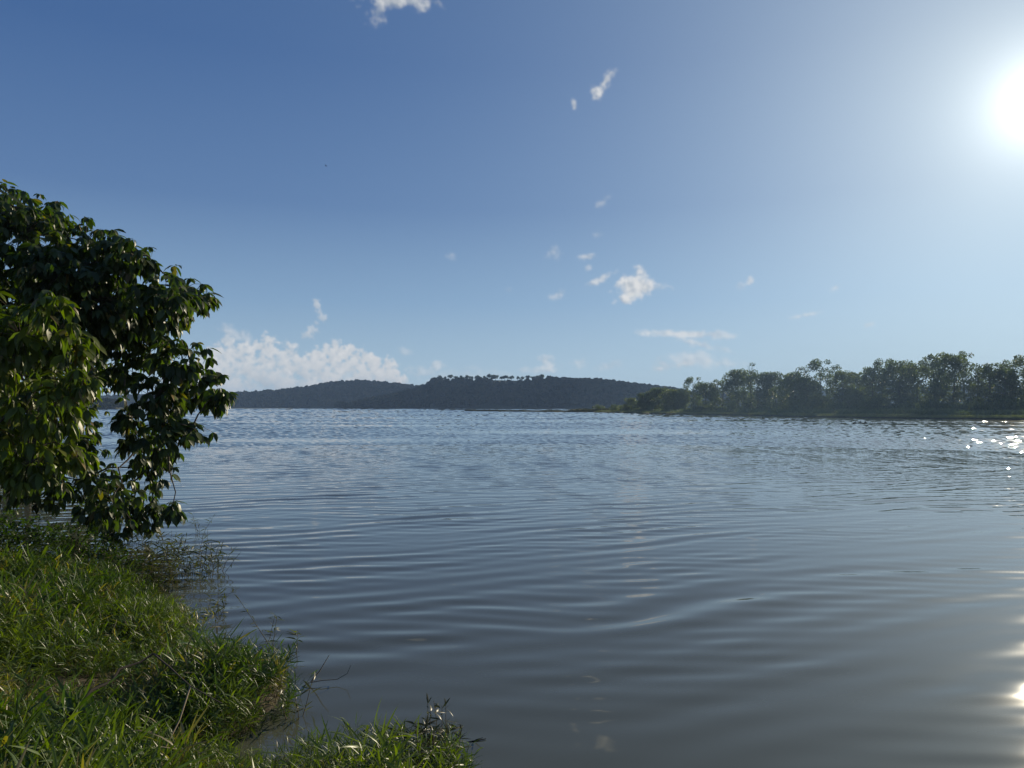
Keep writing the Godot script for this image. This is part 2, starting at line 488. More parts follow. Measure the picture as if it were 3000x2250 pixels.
func make_grass() -> void:
	rng.seed = 5
	var blades := [blade_shape(0.075, 0.2), blade_shape(0.1, 0.4), blade_shape(0.06, 0.06)]
	var tufts := []
	for k in 6:
		var m := Mb.new()
		for s in 9:
			var b := Vector3(rng.randfn(0, 0.07), 0, rng.randfn(0, 0.07))
			var lean := Vector3(rng.randfn(0.12, 0.28), 0, rng.randfn(0.0, 0.28))
			grass_stem(m, b, rng.randf_range(0.16, 0.36), lean, rng.randi_range(5, 8), 0.145, Color(1, 1, 1), blades)
		tufts.append(m.mesh())
	var o := Node3D.new()
	o.name = "grass"
	add_child(o)
	o.set_meta("kind", "stuff")
	tag(o, "thick green grass covering the near bank down to the waterline", "grass")
	var xfs := [[], [], [], [], [], []]
	var cols := [[], [], [], [], [], []]
	for k in 13000:
		var x := rng.randf_range(-13.0, 0.2)
		var z := rng.randf_range(-12.6, -1.6)
		if x < z * 0.95 - 0.6:      # well outside the view
			continue
		var d := inland(x, z)
		if d < -0.06 - 0.12 * rng.randf() * rng.randf():
			continue
		if z < -8.7 - rng.randf() * 0.7 and x < -4.6:      # shrubs take over under the tree
			continue
		var near := 1.0 - smoothstep(0.0, 0.7, d)
		if rng.randf() < near * 0.25:
			continue
		var patch := noise.get_noise_2d(x * 55.0, z * 55.0)
		var s := rng.randf_range(0.75, 1.15) * (1.0 - 0.42 * near) * (1.0 + 0.75 * patch)
		var y := maxf(bank_height(x, z, d), -0.06) - 0.01
		var t := rng.randi() % 6
		xfs[t].append(Transform3D(Basis(Vector3.UP, rng.randf_range(-0.9, 0.9)).scaled(Vector3(s, s * rng.randf_range(0.85, 1.2), s)), Vector3(x, y, z)))
		var hue := clampf(0.5 + 0.9 * noise.get_noise_2d(x * 30.0 + 70.0, z * 30.0) + rng.randfn(0, 0.22), 0.0, 1.0)
		var c := Color(0.06, 0.112, 0.03).lerp(Color(0.15, 0.2, 0.05), hue)
		if rng.randf() < 0.07:
			c = Color(0.26, 0.22, 0.12)
		cols[t].append(c * rng.randf_range(0.8, 1.2))
	for t in 6:
		many("tuft_mass", tufts[t], M.grass, xfs[t], cols[t], o)

func make_plant(called: String, label: String, at: Vector3, stems: int, h: float, spread: float, size: float, col: Color, group: String) -> void:
	var t := thing(called, label, "plant", at, group)
	var blades := [blade_shape(0.13, 0.25), blade_shape(0.17, 0.5)]
	var stem := Mb.new()
	var leaves := Mb.new()
	for k in stems:
		var b := Vector3(rng.randfn(0, spread), -0.12, rng.randfn(0, spread))
		var hh := h * rng.randf_range(0.5, 1.1) + 0.12
		var top := b + Vector3(rng.randfn(0.06, 0.22) * hh, hh, rng.randfn(0, 0.2) * hh)
		tube(stem, bent(b, top, 0.0, 4, 0.012), 0.004, 0.0016, 4, Color(0.10, 0.085, 0.05))
		for j in rng.randi_range(10, 16):
			var u := rng.randf_range(0.35, 1.0)
			var a := rng.randf() * TAU
			leaves.put(blades[rng.randi() % 2], toward(Vector3(cos(a), rng.randf_range(-0.1, 1.2), sin(a)), size * rng.randf_range(0.6, 1.2), b.lerp(top, u), rng.randf_range(-0.8, 0.8)), col * rng.randf_range(0.7, 1.3))
	part("stem", stem.mesh(), M.bark, t)
	part("foliage", leaves.mesh(), M.grass, t)

# ---------------------------------------------------------------- broad-leaved trees on the near bank
func near_tree(called: String, label: String, base: Vector3, crown_at: Vector3, lobes: Array, leaf_len: float, wide: float, tone_a: Color, tone_b: Color, density: float, trunk_r: float, seed_: int, singles: int) -> void:
	rng.seed = seed_
	var t := thing(called, label, "tree", base)
	var wood := Mb.new()
	var bark := Color(0.085, 0.07, 0.052)
	var hub := crown_at - base
	tube(wood, [Vector3(0, -0.3, 0), Vector3(0.04, 0.5, 0.02), hub * 0.55 + Vector3(0.05, 0, 0.05), hub], trunk_r, trunk_r * 0.5, 10, bark)
	var limbs := Mb.new()
	var crown := Mb.new()
	var shapes := [leaf_shape(wide, 0.25, 0.25), leaf_shape(wide * 0.85, 0.5, 0.35), leaf_shape(wide * 1.1, 0.12, 0.15)]
	var single := []
	var order := lobes.duplicate()
	order.sort_custom(func(a, b): return (Vector3(a[0], a[1], a[2]) - crown_at).length() < (Vector3(b[0], b[1], b[2]) - crown_at).length())
	var joined := [hub]
	for lb in order:
		var c := Vector3(lb[0], lb[1], lb[2]) - base
		var r: float = lb[3]
		var start: Vector3 = hub
		for q in joined:
			if c.distance_to(q) < c.distance_to(start):
				start = q
		joined.append(c)
		tube(limbs, bent(start, c, 0.1, 5, 0.06), 0.008 + 0.026 * r, 0.007, 6, bark)
		var n := int(density * (r * r * 150.0 + r * 28.0 + 5.0))
		for k in n:
			var dd := dir()
			var rr := r * pow(rng.randf(), 0.36) * (rng.randf_range(0.9, 1.12) if rng.randf() > 0.13 else rng.randf_range(1.15, 1.3) + 0.1 / (r + 0.25))
			var p := c + dd * rr * Vector3(1, 0.92, 1)
			if k % 3 == 0 or rr > r * 1.15:
				tube(limbs, bent(c + dd * rr * 0.15, p, 0.03, 2, 0.02), 0.006, 0.003, 3, bark)
			var out := (dd + Vector3(0, 0.25, 0)).normalized()
			var m := rng.randi_range(5, 8)
			var a0 := rng.randf() * TAU
			var tone := tone_a.lerp(tone_b, rng.randf())
			for j in m:
				var a := a0 + TAU * j / m + rng.randf_range(-0.3, 0.3)
				var ring := Vector3(cos(a), 0, sin(a))
				var d := ring * 0.75 + out * 0.45 + Vector3(0, rng.randf_range(-1.8, -0.3), 0)
				var xf := toward(d, leaf_len * rng.randf_range(0.5, 1.25), p + ring * 0.015, rng.randf_range(-0.6, 0.6))
				var sh := rng.randi() % 3
				if single.size() < singles and dd.z > 0.1 and rr > r * 0.85 and rng.randf() < 0.12 and (c + base).x > (c + base).z * 0.68:
					single.append([sh, xf])
				else:
					crown.put(shapes[sh], xf, (tone if rng.randf() > 0.025 else Color(0.2, 0.14, 0.05)) * rng.randf_range(0.75, 1.3))
	part("trunk", wood.mesh(), M.bark, t)
	part("branches", limbs.mesh(), M.bark, t)
	var cr := part("crown", crown.mesh(), M.leaf, t)
	var leaf_meshes := []
	for k in 3:
		for tone in [tone_a, tone_a.lerp(tone_b, 0.5), tone_b]:
			var one := Mb.new()
			one.put(shapes[k], Transform3D.IDENTITY, tone)
			leaf_meshes.append(one.mesh())
	for s in single:
		var lf := part("leaf", leaf_meshes[s[0] * 3 + rng.randi() % 3], M.leaf, cr)
		lf.transform = s[1]

func make_shrub(called: String, label: String, at: Vector3, wide: float, high: float, col: Color, seed_: int) -> void:
	rng.seed = seed_
	var t := thing(called, label, "shrub", at, "low shrubs under the overhanging tree")
	var wood := Mb.new()
	var leaves := Mb.new()
	var sh := [leaf_shape(0.4, 0.2, 0.2), leaf_shape(0.5, 0.4, 0.25)]
	for k in 14:
		var d := dir()
		tube(wood, bent(Vector3(d.x * 0.15, -0.1, d.z * 0.1), Vector3(d.x * wide * 0.7, high * rng.randf_range(0.5, 0.9), d.z * wide * 0.5), 0.03, 3, 0.02), 0.008, 0.003, 4, Color(0.07, 0.055, 0.035))
	for k in int(2600 * wide * wide):
		var d := dir()
		var p := Vector3(d.x * wide, absf(d.y) * high * (1.0 + 0.3 * noise.get_noise_2d(d.x * 200.0 + seed_ * 9.0, d.z * 200.0)), d.z * wide * 0.8) * pow(rng.randf(), 0.25)
		var o := Vector3(d.x, 0.5, d.z) + dir() * 0.8
		leaves.put(sh[k % 2], toward(o, rng.randf_range(0.04, 0.085), p, rng.randf_range(-0.6, 0.6)), col * rng.randf_range(0.7, 1.35))
	part("stem", wood.mesh(), M.bark, t)
	part("foliage", leaves.mesh(), M.leaf, t)

# ---------------------------------------------------------------- trees across the water
var quad_leaf: Mb

func far_crown(m: Mb, clumps: Array, per_area: float, size: float, tone: Color) -> void:
	for cl in clumps:
		var c: Vector3 = cl[0]
		var r: float = cl[1]
		var shade := rng.randf_range(0.82, 1.2)
		for k in int(per_area * r * r * 12.0):
			var d := dir()
			var p := c + d * r * Vector3(1, 0.8, 1) * rng.randf_range(0.55, 1.08)
			var o := dir() + d * 0.6
			m.put(quad_leaf, toward(o, size * rng.randf_range(0.6, 1.3), p, rng.randf() * TAU), tone * shade * rng.randf_range(0.7, 1.35))

func make_far_tree(kind: String, h: float, w: float) -> Node3D:
	var t := Node3D.new()
	var wood := Mb.new()
	var crown := Mb.new()
	var bark := Color(0.09, 0.08, 0.065)
	var bole := h * (0.22 if kind == "s" else 0.05)
	tube(wood, bent(Vector3(0, -0.6, 0), Vector3(rng.randf_range(-0.5, 0.5), h * 0.72, rng.randf_range(-0.5, 0.5)), 0.0, 5, 0.12), 0.2 + h * 0.012, 0.06, 7, bark)
	var clumps := []
	var tone := Color(0.09, 0.107, 0.062).lerp(Color(0.14, 0.15, 0.09), rng.randf())
	var count := 7 if kind == "bare" else (18 if kind == "s" else 26)
	for k in count:
		var y := bole + (h - bole) * (k + 0.5) / count
		var q := (y - bole) / (h - bole)
		var reach := w * 0.5 * (sqrt(maxf(0.0, 1.0 - pow(absf(q - 0.36) / 0.66, 2.0))))
		var a := k * 2.4 + rng.randf_range(-0.5, 0.5)
		var rad := w * (rng.randf_range(0.09, 0.26) if kind == "r" else rng.randf_range(0.08, 0.18))
		if kind == "bare":
			rad = w * rng.randf_range(0.1, 0.2)
		var c := Vector3(cos(a) * reach * rng.randf_range(0.4, 1.1), minf(y, h - rad * 0.7), sin(a) * reach * rng.randf_range(0.4, 1.1))
		clumps.append([c, rad])
		tube(wood, bent(Vector3(0, maxf(bole * 0.8, y - w * 0.25), 0), c, 0.1, 3, 0.08), 0.07, 0.02, 4, bark)
	if kind == "bare":
		for k in 9:
			tube(wood, bent(Vector3(0, h * rng.randf_range(0.5, 0.8), 0), Vector3(rng.randfn(0.3, 0.9), h * rng.randf_range(0.8, 1.02), rng.randfn(0, 0.8)), 0.2, 4, 0.12), 0.05, 0.02, 4, bark)
	far_crown(crown, clumps, 4.5 if kind == "bare" else (7.0 if kind == "s" else 8.5), 0.42, tone)
	part("trunk", wood.mesh(), M.bark, t)
	part("crown", crown.mesh(), M.far_leaf, t)
	return t

const COUNT := ["first", "second", "third", "fourth", "fifth", "sixth", "seventh", "eighth", "ninth", "tenth", "eleventh", "twelfth", "thirteenth", "fourteenth", "fifteenth", "sixteenth", "seventeenth", "eighteenth", "nineteenth", "twentieth", "twenty-first", "twenty-second", "twenty-third", "twenty-fourth", "twenty-fifth", "twenty-sixth", "twenty-seventh", "twenty-eighth", "twenty-ninth", "thirtieth", "thirty-first"]

func make_point() -> void:
	rng.seed = 31
	var line := [Vector2(-29, -449), Vector2(4, -386), Vector2(36, -340), Vector2(47.5, -274), Vector2(57, -223.5), Vector2(65, -193), Vector2(70, -168), Vector2(77, -154.5), Vector2(83.5, -144), Vector2(93.5, -135), Vector2(115, -123), Vector2(150, -110), Vector2(210, -95)]
	var width := [1.5, 5.0, 22.0, 160.0, 300.0, 300.0, 300.0, 300.0, 300.0, 300.0, 300.0, 300.0, 300.0]
	var pts := []
	for k in line.size() - 1:
		for j in 12:
			var u := j / 12.0
			var p: Vector2 = line[k].lerp(line[k + 1], u)
			p += Vector2(-0.91, 0.4) * (noise.get_noise_1d(float(k * 12 + j) * 16.0) * 3.0 + noise.get_noise_1d(float(k * 12 + j) * 60.0 + 50.0) * 1.0) * minf(1.0, (k * 12 + j) / 8.0)
			pts.append([p, lerpf(width[k], width[k + 1], u)])
	var prof := [[-3.0, -0.5], [0.0, -0.02], [0.5, 0.25], [4.0, 0.35], [14.0, 0.55], [40.0, 1.0], [120.0, 2.2], [300.0, 3.0], [330.0, -1.5]]
	var g := structure("far_shore")
	var m := Mb.new()
	var inn := Vector2(0.91, -0.4)
	for p in pts:
		for q in prof:
			var off: float = q[0] if q[0] < 0.6 else minf(q[0], p[1] * q[0] / 300.0 + minf(q[0], 4.0))
			var b: Vector2 = p[0] + inn * off
			m.v.append(Vector3(b.x, q[1] if q[1] < 0.3 else 0.3 + (q[1] - 0.3) * minf(1.0, p[1] / 200.0) ** 2.0, b.y))
			m.n.append(Vector3.UP)
	var np := prof.size()
	for k in pts.size() - 1:
		for j in np - 1:
			var o := k * np + j
			m.tri(o, o + 1, o + np); m.tri(o + 1, o + np + 1, o + np)
	part("shore_ground", m.mesh(), M.far_soil, g)
	# marsh grass on the strip along the water, taller reeds behind it
	var clump := Mb.new()
	var bl := [blade_shape(0.07, 0.15), blade_shape(0.09, 0.3)]
	for k in 9:
		clump.put(bl[k % 2], toward(Vector3(rng.randfn(0, 0.35), 1, rng.randfn(0, 0.35)), rng.randf_range(0.6, 1.05), Vector3(rng.randfn(0, 0.25), 0, rng.randfn(0, 0.25)), rng.randf() * TAU), Color(1, 1, 1) * rng.randf_range(0.8, 1.2))
	var cm := clump.mesh()
	var sets := [["marsh_grass", "low olive marsh grass edging the far wooded point and its spit", 0.2, 6.0, 0.8, Color(0.24, 0.235, 0.12), Color(0.33, 0.3, 0.17), 16.0, 18000], ["reeds", "belt of tall grey green reeds below the trees on the far point", 6.0, 22.0, 1.9, Color(0.14, 0.16, 0.085), Color(0.19, 0.2, 0.11), 20.0, 11000]]
	for s in sets:
		var xfs := []
		var cols := []
		for k in s[8]:
			var at := rng.randf_range(0.0 if s[0] == "marsh_grass" else float(s[7]), pts.size() - 22.0)
			var p: Vector2 = pts[int(at)][0].lerp(pts[int(at) + 1][0], at - int(at))
			var wide: float = pts[int(at)][1]
			var off := rng.randf_range(minf(s[2], wide * 0.15), minf(s[3], wide * 0.5 + 0.6))
			var b := p + inn * off
			var y := 0.24 + minf(off, 14.0) * 0.022
			var sc: float = s[4] * rng.randf_range(0.6, 1.15) * (0.8 + 0.5 * noise.get_noise_1d(at * 40.0))
			xfs.append(Transform3D(Basis(Vector3.UP, rng.randf() * TAU).scaled(Vector3(sc * 1.3, sc, sc * 1.3)), Vector3(b.x, y - 0.03, b.y)))
			cols.append((s[5].lerp(s[6], rng.randf()) if at > 26.0 else Color(0.09, 0.085, 0.05)) * rng.randf_range(0.8, 1.2))   # the spit is dark wet sedge
		var mm := many(s[0], cm, M.reed, xfs, cols, self)
		mm.set_meta("kind", "stuff")
		tag(mm, s[1], "reeds" if s[0] == "reeds" else "grass")
	var under := Mb.new()
	for k in 170:
		var d := dir()
		d.y = absf(d.y)
		under.put(quad_leaf, toward(dir() + d * 0.7, rng.randf_range(0.16, 0.3), d * rng.randf_range(0.6, 1.1), rng.randf() * TAU), Color(1, 1, 1) * rng.randf_range(0.75, 1.25))
	var ux := []
	var uc := []
	for k in 900:
		var at := rng.randf_range(34.0, pts.size() - 22.0)
		var p: Vector2 = pts[int(at)][0].lerp(pts[int(at) + 1][0], at - int(at)) + inn * rng.randf_range(18.0, 46.0)
		var sc := rng.randf_range(1.0, 2.0) * clampf((at - 30.0) / 20.0, 0.5, 1.0)
		ux.append(Transform3D(Basis(Vector3.UP, rng.randf() * TAU).scaled(Vector3(sc, sc * rng.randf_range(0.9, 1.7), sc)), Vector3(p.x, 0.6, p.y)))
		uc.append(Color(0.08, 0.1, 0.055).lerp(Color(0.13, 0.14, 0.08), rng.randf()))
	var un := many("undergrowth", under.mesh(), M.far_leaf, ux, uc, self)
	un.set_meta("kind", "stuff")
	tag(un, "tangled undergrowth filling the wood between the trunks on the far point", "undergrowth")
	# trees of the point: x, z, height, width of crown, kind
	var spots := [[50.54, -310.74, 4.8, 4.4, "r"], [53.9, -298.93, 6.6, 6.5, "r"], [58.72, -296.61, 8.6, 7.4, "r"], [60.78, -273.31, 7.3, 7.7, "r"], [67.14, -273.44, 12.1, 6.8, "s"], [65.8, -250.06, 9.2, 6.2, "r"], [70.45, -247.3, 10.1, 6.9, "s"], [74.59, -243.22, 13.2, 8.3, "r"], [75.63, -233.09, 15.3, 4.6, "bare"], [75.92, -228.38, 11.3, 7.1, "r"], [81.43, -228.19, 11.6, 7.8, "r"], [79.77, -207.75, 10.4, 7.1, "r"], [79.54, -199.43, 8.6, 6.8, "r"], [87.07, -208.22, 14.4, 8.4, "s"], [87.27, -194.9, 10.3, 6.1, "r"], [95.42, -203.24, 10.4, 6.3, "r"], [93.89, -192.17, 11.3, 6.0, "r"], [98.5, -196.09, 13.6, 6.1, "s"], [97.03, -185.17, 12.4, 6.9, "r"], [106.39, -194.01, 12.1, 7.3, "r"], [105.16, -182.65, 14.0, 6.3, "r"], [103.13, -172.61, 13.1, 6.5, "r"], [111.44, -181.15, 14.4, 5.1, "s"], [111.14, -175.71, 11.1, 4.9, "s"], [109.27, -168.41, 10.7, 5.8, "r"], [120.54, -178.3, 12.2, 5.6, "s"], [110.12, -164.93, 9.2, 5.7, "r"], [119.15, -170.71, 12.9, 6.4, "s"], [121.98, -166.99, 12.0, 7.8, "r"], [129.59, -166.55, 12.9, 8.3, "r"], [135.54, -164.2, 11.8, 8.2, "r"]]
	spots.sort_custom(func(a, b): return a[0] / -a[1] < b[0] / -b[1])
	for k in spots.size():
		var s: Array = spots[k]
		rng.seed = 400 + k
		var t := make_far_tree(s[4], s[2] + 0.6, s[3] * 1.35)
		var look: String = {"r": "dense round-crowned", "s": "loose open-crowned", "bare": "thin sparse spindly"}[s[4]]
		t.name = numbered("shore_tree")
		add_child(t)
		t.position = Vector3(s[0], 0.9, s[1])
		tag(t, "%s tree on the far point, %s in line from its spit end" % [look, COUNT[k]], "tree", "trees on the far point")
	var low := [[41.28, -346.17, 3.2, 5.1], [45.41, -325.34, 3.1, 5.3], [47.91, -312.88, 3.5, 4.6], [53.5, -286.06, 2.9, 6.0], [57.06, -269.88, 3.2, 5.3], [62.56, -245.53, 3.4, 5.6], [65.72, -235.43, 2.7, 4.6], [68.51, -226.69, 3.6, 4.8], [73.58, -210.42, 3.2, 4.8], [76.02, -201.79, 2.6, 3.9], [78.54, -193.16, 3.6, 5.0], [81.66, -186.56, 2.8, 3.6], [83.14, -184.2, 4.0, 4.8], [86.39, -179.03, 3.4, 4.1], [87.36, -177.52, 4.4, 5.2], [91.57, -171.92, 2.9, 3.9], [94.3, -168.48, 2.7, 3.6], [98.62, -164.27, 2.6, 3.7], [103.18, -160.95, 3.0, 4.2], [106.13, -158.82, 3.7, 4.7], [109.82, -156.42, 3.2, 4.1]]
	for k in low.size():
		var s: Array = low[k]
		rng.seed = 700 + k
		var t := thing("shore_bush", "grey green bush behind the reeds, %s in line from the spit end" % COUNT[k], "bush", Vector3(s[0], 0.6, s[1]), "bushes on the far point")
		var wood := Mb.new()
		var leaves := Mb.new()
		var clumps := []
		for j in 7:
			var c := Vector3(rng.randfn(0, 0.26) * s[3], s[2] * rng.randf_range(0.3, 0.78), rng.randfn(0, 0.26) * s[3])
			clumps.append([c, s[2] * rng.randf_range(0.22, 0.36)])
			tube(wood, bent(Vector3(c.x * 0.2, -0.4, c.z * 0.2), c, 0.1, 3, 0.05), 0.05, 0.02, 4, Color(0.09, 0.08, 0.065))
		far_crown(leaves, clumps, 10.0, 0.34, Color(0.11, 0.128, 0.07).lerp(Color(0.15, 0.16, 0.095), rng.randf()))
		part("stem", wood.mesh(), M.bark, t)
		part("foliage", leaves.mesh(), M.far_leaf, t)

# sunlit damp air over the marsh of the point
func make_mist() -> void:
	var m := FogMaterial.new()
	m.density = 0.00024
	m.albedo = Color(0.74, 0.88, 1.0)
	var o := Node3D.new()
	o.name = "marsh_haze"
	add_child(o)
	o.set_meta("kind", "stuff")
	tag(o, "thin pale haze hanging over the wooded point", "haze")
	for q in [[50.0, 22.0, 240.0], [68.0, 30.0, 262.0], [86.0, 38.0, 284.0], [104.0, 47.0, 306.0], [124.0, 56.0, 330.0]]:
		var f := FogVolume.new()
		f.name = "haze_layer"
		f.shape = RenderingServer.FOG_VOLUME_SHAPE_ELLIPSOID
		f.size = Vector3(q[0], q[1], q[2])
		f.position = Vector3(104, 0, -212)
		f.rotation.y = deg_to_rad(-29.0)
		f.material = m
		o.add_child(f, true)

# ---------------------------------------------------------------- hills
func along(line: Array, x: float) -> float:
	if x <= line[0][0]:
		return line[0][1]
	for k in line.size() - 1:
		if x <= line[k + 1][0]:
			return lerpf(line[k][1], line[k + 1][1], (x - line[k][0]) / (line[k + 1][0] - line[k][0]))
	return line[-1][1]

var ridge_a := [[-2600, 60], [-1900, 34], [-1180, 16], [-912, 21], [-719, 25], [-604, 28], [-489, 38], [-408, 52], [-350, 56], [-258, 49], [-200, 41], [-97, 30], [200, 20], [900, 40], [1800, 60]]
var ridge_b := [[-330, -14], [-318, -6], [-268, 4], [-206, 18], [-153, 33], [-134, 47], [-126, 49.2], [60, 49.2], [75, 47], [84, 46.5], [155, 43], [243, 33], [314, 23], [402, 15], [507, 9], [700, 14], [1200, 30], [2000, 30]]
var ridge_c := [[-1500, 40], [-700, 20], [-556, 10], [-470, 5], [-430, 2], [-405, -6], [-390, -12]]

func hill_height(x: float, z: float) -> float:
	var best := -6.0
	for r in [[ridge_a, -1500.0, -1700.0], [ridge_b, -1195.0, -1300.0], [ridge_c, -700.0, -800.0]]:
		var t: float = (r[1] - z + 12.0 * noise.get_noise_1d(x * 0.8 + r[1])) / (r[1] - r[2])
		if t <= 0.0:
			continue
		var top := along(r[0], x)
		var h := top * (sin(minf(t, 1.0) * PI * 0.5) if t < 1.0 else maxf(0.0, 1.0 - (t - 1.0) * 0.28)) + (-3.0 if top < 0 else 0.4)
		if t < 0.85:
			h += noise.get_noise_2d(x * 1.6, z * 1.6) * 4.0 * minf(1.0, t * 4.0)
		best = maxf(best, h)
	return best

func make_hills() -> void:
	rng.seed = 9
	var g := structure("hills")
	var m := Mb.new()
	var nx := 220
	var nz := 98
	for k in nz:
		for j in nx:
			var x := -2500.0 + j * 20.0
			var z := -660.0 - k * 15.0
			m.v.append(Vector3(x, hill_height(x, z), z))
			m.n.append(Vector3.UP)
	for k in nz:
		for j in nx:
			var a: Vector3 = m.v[k * nx + maxi(j - 1, 0)]; var b: Vector3 = m.v[k * nx + mini(j + 1, nx - 1)]
			var c: Vector3 = m.v[mini(k + 1, nz - 1) * nx + j]; var d: Vector3 = m.v[maxi(k - 1, 0) * nx + j]
			m.n[k * nx + j] = (d - c).cross(b - a).normalized()
	for k in nz - 1:
		for j in nx - 1:
			var o := k * nx + j
			m.tri(o, o + 1, o + nx); m.tri(o + 1, o + nx + 1, o + nx)
	part("hill_ground", m.mesh(), M.hill, g)
	# the wood that covers them: uneven crowns of many small faces
	var crowns := []
	for v in 4:
		var cm := Mb.new()
		for k in 150:
			var d := dir()
			d.y = absf(d.y) * 1.1 - 0.25
			var r := 1.0 + 0.35 * noise.get_noise_3d(d.x * 90.0 + v * 300.0, d.y * 90.0, d.z * 90.0)
			cm.put(quad_leaf, toward(dir() + d * 0.7, rng.randf_range(0.45, 0.8), d * r * 0.85, rng.randf() * TAU), Color(1, 1, 1) * rng.randf_range(0.75, 1.25))
		crowns.append(cm.mesh())
	var o := Node3D.new()
	o.name = "hill_forest"
	add_child(o)
	o.set_meta("kind", "stuff")
	tag(o, "unbroken dark wood covering the hazy hills beyond the lake", "forest")
	var xfs := [[], [], [], []]
	var cols := [[], [], [], []]
	for band in [[-1500.0, -1730.0, -1500.0, 1100.0, 7500], [-1195.0, -1315.0, -330.0, 900.0, 4200], [-700.0, -820.0, -800.0, -400.0, 1100]]:
		for k in band[4]:
			var x := rng.randf_range(band[2], band[3])
			var z := rng.randf_range(band[1], band[0] - 1.0)
			var h := hill_height(x, z)
			if h < 0.2:
				continue
			var s := rng.randf_range(3.6, 6.4)
			if x > -132 and x < 64 and z > -1400 and h + s * 1.5 > (49.6 if x > -36 and x < 24 else 53.0):     # the open crest with its row of single trees
				continue
			var t := rng.randi() % 4
			xfs[t].append(Transform3D(Basis(Vector3.UP, rng.randf() * TAU).scaled(Vector3(s, s * rng.randf_range(0.85, 1.3), s)), Vector3(x, h + s * 0.55, z)))
			cols[t].append(Color(0.036, 0.05, 0.024).lerp(Color(0.085, 0.078, 0.036), clampf(rng.randf() * 0.7 + 0.5 * noise.get_noise_2d(x * 0.9, z * 0.9), 0, 1)))
	for t in 4:
		many("canopy_mass", crowns[t], M.canopy, xfs[t], cols[t], o)
	# single trees along the bare crest
	var row := [[-127.0, 9.5], [-109.3, 10.5], [-98.7, 8.0], [-80.0, 10.5], [-63.5, 9.5], [-48.0, 9.0], [-39.7, 13.5], [-29.0, 10.5], [-12.7, 11.0], [-0.5, 9.5], [10.2, 8.0], [27.7, 10.0], [37.0, 8.5], [50.8, 12.0], [-119.0, 7.5], [-89.0, 9.0], [-72.0, 8.0], [-55.5, 8.0], [-34.0, 8.0], [-18.0, 8.5], [19.0, 7.5], [44.0, 9.5]]
	row.sort_custom(func(a, b): return a[0] < b[0])
	for k in row.size():
		rng.seed = 900 + k
		var t := Node3D.new()
		var wood := Mb.new()
		var crown := Mb.new()
		var h: float = row[k][1]
		tube(wood, bent(Vector3(0, -0.6, 0), Vector3(rng.randf_range(-0.6, 0.6), h * 0.7, 0), 0.0, 4, 0.1), 0.45, 0.2, 6, Color(0.07, 0.06, 0.05))
		var clumps := []
		for j in 8:
			clumps.append([Vector3(rng.randfn(0, 0.19) * h, h * rng.randf_range(0.42, 0.8), rng.randfn(0, 0.19) * h), h * rng.randf_range(0.19, 0.27)])
		far_crown(crown, clumps, 3.0, 0.85, Color(0.05, 0.065, 0.03))
		part("trunk", wood.mesh(), M.bark, t)
		part("crown", crown.mesh(), M.far_leaf, t)
		t.name = numbered("crest_tree")
		add_child(t)
		t.position = Vector3(row[k][0], 49.3, -1300)
		tag(t, "small single tree on the open hill crest, %s from the left of the row" % COUNT[k], "tree", "trees along the hill crest")

